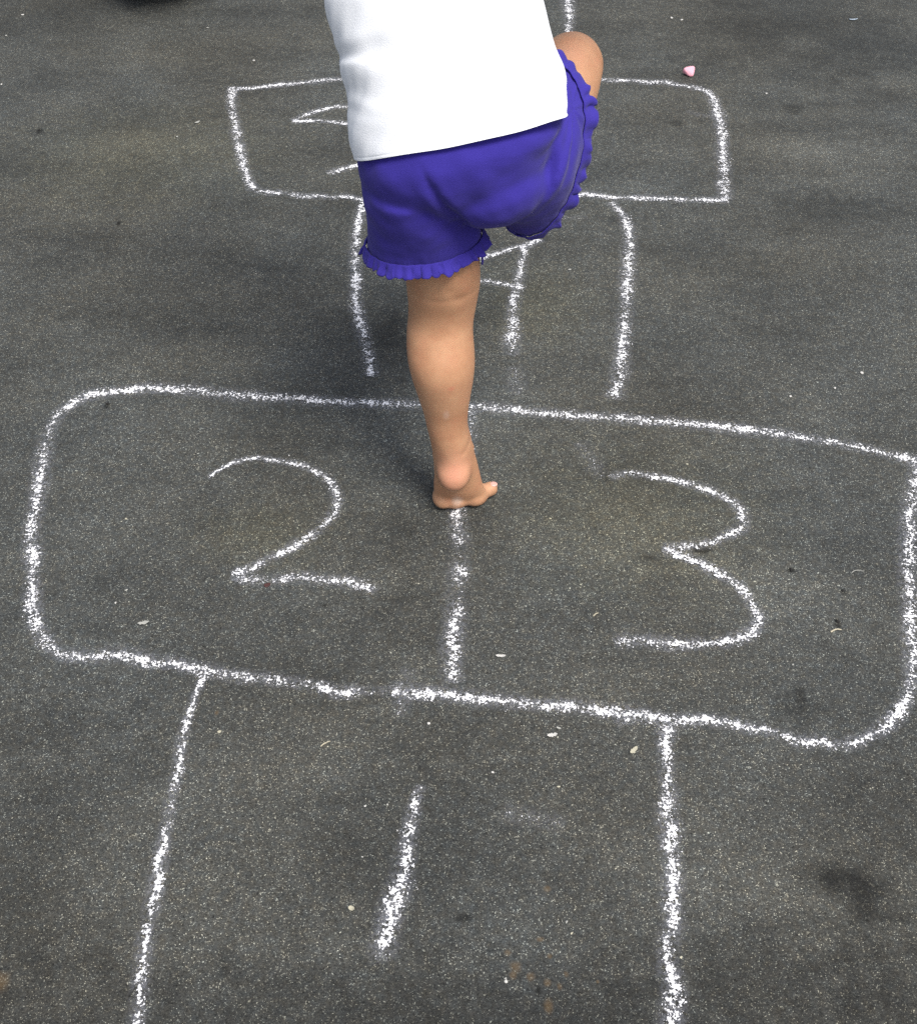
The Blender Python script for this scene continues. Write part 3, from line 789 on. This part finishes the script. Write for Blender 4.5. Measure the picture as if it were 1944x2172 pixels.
link_mesh("rim", mesh_from(Vt, Ft), simple("grey_steel", (.25, .25, .26), .45, .1), parent=wheel)

# ---------------------------------------------------------------- bits lying on the asphalt
M_WHITE = simple("white_chip", (.50, .49, .46), .9, .08, 300)
M_CREAM = simple("dry_flake", (.40, .38, .29), .9, .2, 300)
M_GREY = simple("grey_chip", (.34, .34, .31), .9, .2, 300)
M_BLACK = simple("dark_bit", (.010, .009, .008), .9, .3, 300)
M_RED = simple("red_brown_leaf", (.055, .016, .012), .7, .3, 300)
M_STRAW = simple("straw", (.42, .38, .28), .8, .15, 300)
def pebble(px, py, size, mat, label, name="pebble", cat="pebble", group="small pale pebbles on the asphalt", flat=.6, elong=1.0, rot=0):
    g = G(px, py); r = size*mpp(g)*.42
    rg = random.Random(int(px*7+py))
    pts = []
    for i in range(14):
        a = rg.uniform(0, 2*math.pi); z = rg.uniform(-1, 1); q = math.sqrt(1-z*z); w = rg.uniform(.75, 1.1)
        pts.append((math.cos(a)*q*r*w*elong, math.sin(a)*q*r*w, (z*w+.75)*r*flat))
    o = link_mesh(name, lump(pts, .3, 1, rg.random()*9, 0), mat); o.location = g; o.rotation_euler = (0, 0, rot)
    return tag(o, label, cat, group)
def flake(px, py, length, wid, rot, mat, label, name="leaf_flake", cat="leaf", group="dry leaf flakes on the asphalt"):
    g = G(px, py); s = mpp(g); rg = random.Random(int(px+py*3)); V, F = [], []
    L, W = length*s*.45, wid*s*.42
    for i in range(9):
        t = -1 + i/4; w = W*(max(0, 1-abs(t)**2.2))**.6*(1 + .35*rg.uniform(-1, 1)); bend = .0012 + .0016*(t+.3)**2*(L/.01)
        for q in (-1, -.3, .4, 1): V.append((t*L, q*w + rg.uniform(-.1, .1)*W, bend + abs(q)*.0008))
    for i in range(8):
        for j in range(3): F.append((i*4+j, (i+1)*4+j, (i+1)*4+j+1, i*4+j+1))
    o = link_mesh(name, mesh_from(V, F), mat); o.location = g; o.rotation_euler = (0, 0, rot)
    so = o.modifiers.new("thickness", 'SOLIDIFY'); so.thickness = .0004
    return tag(o, label, cat, group)
def twig(path, wpx, mat, label, name="twig", cat="twig", group="dry stalks on the asphalt"):
    g = [G(x, y) for x, y in path]; r = wpx*mpp(g[0])/2; s = Solid()
    s.tube([(p + Vector((0, 0, r + .0012*math.sin(math.pi*i/(len(g)-1)))), r*(1-.35*i/(len(g)-1))) for i, p in enumerate(g)], n=10, sub=4)
    me = mesh_from(s.V, s.F); c0 = g[0].copy()
    return tag(link_mesh(name, me, mat, base=c0), label, cat, group)
flake(1170, 1561, 24, 10, .12, M_WHITE, "pale pointed flake just right of the top of the box around the 1")
flake(1184, 1546, 11, 5, -.5, M_GREY, "tiny grey flake right above the pale pointed flake")
flake(1343, 1593, 24, 12, .75, M_CREAM, "yellowish curled leaf flake left of the thick right line of the lowest box")
flake(1061, 1393, 24, 7, -.1, M_WHITE, "white pointed flake right of the lower end of the 2 and 3 divider")
flake(745, 1928, 15, 10, -.5, M_CREAM, "small cream flake left of the lower end of the number 1")
flake(305, 1323, 28, 10, .15, M_GREY, "pale grey flake inside the lower left corner of the large rectangle")
flake(567, 1243, 15, 12, .3, M_RED, "dark red leaf scrap touching the foot of the number 2")
flake(419, 261, 14, 7, .6, M_GREY, "light grey flake left of the far rectangle")
flake(466, 1554, 9, 6, .2, M_CREAM, "tiny yellowish flake right of the left line of the lowest box", )
flake(1808, 43, 20, 6, -.1, simple("blue_grey_paper", (.30, .36, .42), .8, .1), "bluish paper scrap near the top right corner", "paper_scrap", "scrap", None)
twig([(681, 1583), (690, 1578), (700, 1573)], 3, M_STRAW, "short dry stalk above the number 1, left of its top")
twig([(1761, 1341), (1771, 1337.5), (1782, 1336.5)], 4, M_STRAW, "cream stalk between the 3 and the right edge line")
twig([(1805, 1215), (1811, 1212), (1820, 1211.5), (1829, 1212)], 1.8, M_GREY, "thin curved grey fibre between the upper 3 and the right edge line")
twig([(1258, 1307), (1263, 1304), (1268, 1301)], 3, M_STRAW, "tiny white splinter left of the lower half of the 3")
for px, py, sz, mt, lb in (
    (909, 1535, 10, M_WHITE, "white pebble below the lower line under the divider"), (774, 1711, 7, M_WHITE, "small white pebble left of the top of the 1"),
    (822, 1707, 8, M_GREY, "greyish pebble just left of the top of the 1"), (844, 1763, 8, M_WHITE, "white pebble touching the left side of the 1"),
    (768, 1818, 5, M_WHITE, "tiny white pebble left of the middle of the 1"),
    (1827, 792, 11, M_WHITE, "oval white pebble above the top line of the large rectangle, farthest right"), (1769, 824, 10, M_WHITE, "round white pebble above the top line of the large rectangle"),
    (1675, 841, 8, M_WHITE, "small white pebble above the top line, left of the round one"), (1045, 1639, 9, M_WHITE, "white pebble right of the top of the 1"),
    (1184, 1669, 9, M_CREAM, "cream pebble midway between the 1 and the thick right line"), (1072, 2082, 12, M_WHITE, "white pebble beside the rust stains at the bottom"),
    (1071, 2075, 9, M_GREY, "grey pebble touching the white one beside the rust stains"), (1212, 1980, 9, M_CREAM, "cream pebble above the rust stains"),
    (1443, 2031, 9, M_CREAM, "cream pebble right of the thick right line near the bottom"), (1423, 39, 9, M_WHITE, "white pebble beyond the pink chalk, left one of two"),
    (1445, 43, 8, M_WHITE, "white pebble beyond the pink chalk, right one of two"), (49, 32, 8, M_WHITE, "white pebble near the top left corner"),
    (14, 76, 7, M_GREY, "pale pebble at the left edge near the top"), (4, 180, 7, M_WHITE, "white pebble on the left edge beside the far rectangle's row"),
    (441, 60, 7, M_GREY, "pale pebble above the far rectangle's left half"), (1456, 985, 6, M_CREAM, "pale pebble above the middle of the upper 3"),
    (376, 291, 7, M_GREY, "grey pebble lower left of the light grey flake"), (1201, 1957, 11, M_GREY, "broad grey pebble left of the thick right line"),
    (1624, 199, 7, M_WHITE, "white pebble right of the far rectangle's right corner"), (538, 129, 7, M_WHITE, "white pebble above the far rectangle's top left corner"),
    (1680, 1410, 7, M_GREY, "grey pebble in the lower right of the large rectangle"), (613, 967, 6, M_WHITE, "white pebble above the arch of the number 2"),
    (246, 1279, 7, M_WHITE, "white pebble in the lower left of the large rectangle"), (268, 1101, 8, M_CREAM, "cream pebble left of the number 2"),
    (268, 1252, 8, M_GREY, "grey pebble above the lower left corner of the large rectangle"), (1207, 573, 8, M_GREY, "pale pebble right of the stem of the 4")):
    pebble(px, py, sz, mt, lb, flat=.55, elong=1.25, rot=(px*1.3) % 3)
for px, py, sz, el, lb in ((1676, 1209, 9, 1.8, "black crumb right of the middle of the 3"), (1786, 1253, 8, 1.2, "black crumb right of the lower 3"), (1775, 1318, 10, 1.4, "black crumb just above the cream stalk"),
                           (227, 858, 10, 1.3, "black crumb under the top left curve of the large rectangle"), (251, 473, 7, 1.2, "black speck left of the box around the 4"), (84, 277, 8, 1.2, "dark speck near the left edge at the top")):
    pebble(px, py, sz, M_BLACK, lb, "dirt_crumb", "dirt crumb", "black crumbs on the asphalt", .45, el, (px % 7)/2)
